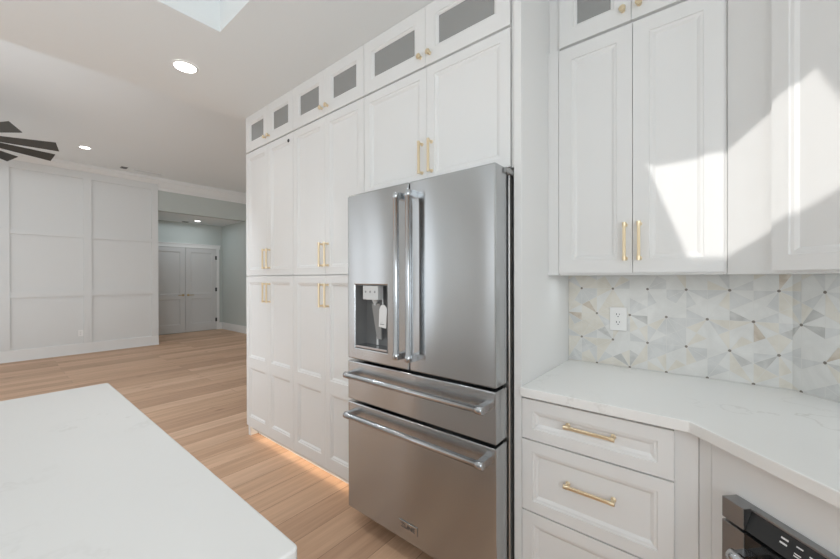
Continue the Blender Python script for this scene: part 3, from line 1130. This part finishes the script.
def outlet(frame, x, z, yf, label, w=.078, h=.118):
    t = thing('electrical_outlet', label, 'outlet', frame, (x, yf, z))
    mb = MB().box(x - w / 2, x + w / 2, yf - .006, yf, z - h / 2, z + h / 2)
    mb.build('cover_plate', M['outlet'], t, .003)
    for dz in (-.0195, .0195):
        s = MB()
        s.lathe((x, yf - .0062, z + dz), (0, -1, 0), [(0, .0165), (.0015, .0165)], 18)
        so = s.build('socket', M['outlet'], t)
        q = MB()
        q.box(x - .0085, x - .0055, yf - .0088, yf - .0080, z + dz, z + dz + .009)
        q.box(x + .0050, x + .0075, yf - .0088, yf - .0080, z + dz + .001, z + dz + .008)
        q.lathe((x, yf - .0080, z + dz - .007), (0, -1, 0), [(0, .0028), (.0008, .0028)], 8)
        q.build('slots', M['dark'], so)
    return t


outlet(W, -.366, 1.154, YW - .0092, 'white duplex electrical outlet set in the marble backsplash')
outlet(FW, 1.075, .376, -.0005, 'small white electrical outlet low on the panelled living room wall', .075, .115)

# ------------------------------------------------------------------ island
IX0, IX1, IY1, IY0 = -1.990, -0.5235, 0.3245, -1.75
ZI = .92
rad = .012
ipoly = []
for cx, cy, a0 in ((IX1 - rad, IY1 - rad, 0), (IX0 + rad, IY1 - rad, 90), (IX0 + rad, IY0 + rad, 180), (IX1 - rad, IY0 + rad, 270)):
    for k in range(6):
        th = R(a0 + 90 * k / 5)
        ipoly.append((cx + rad * math.cos(th), cy + rad * math.sin(th)))
ic = MB().prism(ipoly, ZI - .04, ZI).build('island_countertop', M['islandq'], None, .004, 2)
tag(ic, 'large white quartz island top with faint grey veins', 'countertop')
t = thing('kitchen_island', 'white island cabinet standing under the large quartz island top', 'island', W, ((IX0 + IX1) / 2, -.7, 0))
MB().box(IX0 + .10, IX1 - .03, IY0 + .03, IY1 - .03, .10, ZI - .041).build('body', cabw, t)
MB().box(IX0 + .16, IX1 - .10, IY0 + .10, IY1 - .10, 0, .099).build('toe_kick', cabw, t)

# ------------------------------------------------------------------ recessed lights, vents, fan
def can_light(x, y, z, label, r=.062, power=6):
    t = thing('recessed_light', label, 'light', W, (x, y, z))
    mb = MB()
    mb.lathe((x, y, z - .0005), (0, 0, -1), [(0, r + .016), (.004, r + .014), (.007, r + .003), (.0045, r)], 36, caps=False)
    mb.build('trim_ring', M['outlet'], t)
    mb = MB()
    mb.lathe((x, y, z - .001), (0, 0, -1), [(0, r), (.0045, r)], 36)
    mb.build('lens', M['lamp'], t)
    d = bpy.data.lights.new('recessed_lamp', 'SPOT')
    d.energy = power; d.spot_size = R(125); d.spot_blend = 0.8; d.shadow_soft_size = r * .8
    d.color = (1, .97, .92)
    o = bpy.data.objects.new('recessed_lamp', d)
    COL.objects.link(o)
    o.location = (x, y, z - .03)
    return t


can_light(-2.655, .822, CEIL, 'bright round recessed light in the kitchen ceiling near the tall cabinets')
can_light(-7.705, .987, LCEIL, 'small bright recessed light in the living room ceiling beside the fan')
can_light(-9.846, 3.302, HALLZ, 'small bright recessed light in the hall ceiling before the double doors', .06, 3)


def ceiling_vent(x, y, z, lx, ly, label, mats):
    t = thing('ceiling_vent', label, 'vent', W, (x, y, z))
    MB().box(x - lx / 2, x + lx / 2, y - ly / 2, y + ly / 2, z - .008, z - .0005).build('grille', mats[0], t, .002)
    mb = MB()
    n = 5
    for k in range(n):
        c = x - lx / 2 + lx * (k + .5) / n
        mb.box(c - lx * .04, c + lx * .04, y - ly * .4, y + ly * .4, z - .010, z - .0082)
    mb.build('slats', mats[1], t)


ceiling_vent(-8.53, 1.63, LCEIL, .14, .10, 'small dark fitting on the living room ceiling near the panelled wall', (M['grey'], M['dark']))
ceiling_vent(-8.53, 2.0, LCEIL, .05, .55, 'long pale slot vent in the living room ceiling near the panelled wall', (M['ceil'], M['lightgrey']))
ceiling_vent(-10.2, 3.15, HALLZ, .12, .14, 'small dark vent in the hall ceiling beside the recessed light', (M['grey'], M['dark']))

FX, FY, FZ = -6.53, -.36, 2.965
t = thing('ceiling_fan', 'dark many-bladed ceiling fan hanging in the living room', 'fan', W, (FX, FY, LCEIL))
MB().lathe((FX, FY, LCEIL - .0005), (0, 0, -1), [(0, .07), (.02, .07), (.05, .04), (.06, .016)], 24).build('canopy', M['bronze'], t)
MB().cyl((FX, FY, LCEIL - .06), (FX, FY, FZ + .09), .014, 14).build('downrod', M['bronze'], t)
MB().lathe((FX, FY, FZ + .09), (0, 0, -1), [(0, .04), (.02, .10), (.10, .13), (.15, .12), (.18, .06)], 28).build('motor_housing', M['bronze'], t)
NB = 10
for k in range(NB):
    th = R(35 + 360 / NB * k)
    rad_, tan_ = Vector((math.cos(th), math.sin(th), 0)), Vector((-math.sin(th), math.cos(th), 0))
    tilt = R(-30)
    w_ = tan_ * math.cos(tilt) + Vector((0, 0, 1)) * math.sin(tilt)
    n_ = rad_.cross(w_)
    C0 = Vector((FX, FY, FZ + .02))
    q = [C0 + rad_ * .10 - w_ * .026, C0 + rad_ * .96 - w_ * .070, C0 + rad_ * .96 + w_ * .070, C0 + rad_ * .10 + w_ * .026]
    mb = MB().extrude([tuple(v) for v in q], n_ * .009)
    mb.build('blade', M['bronze'], t, .002, 1)
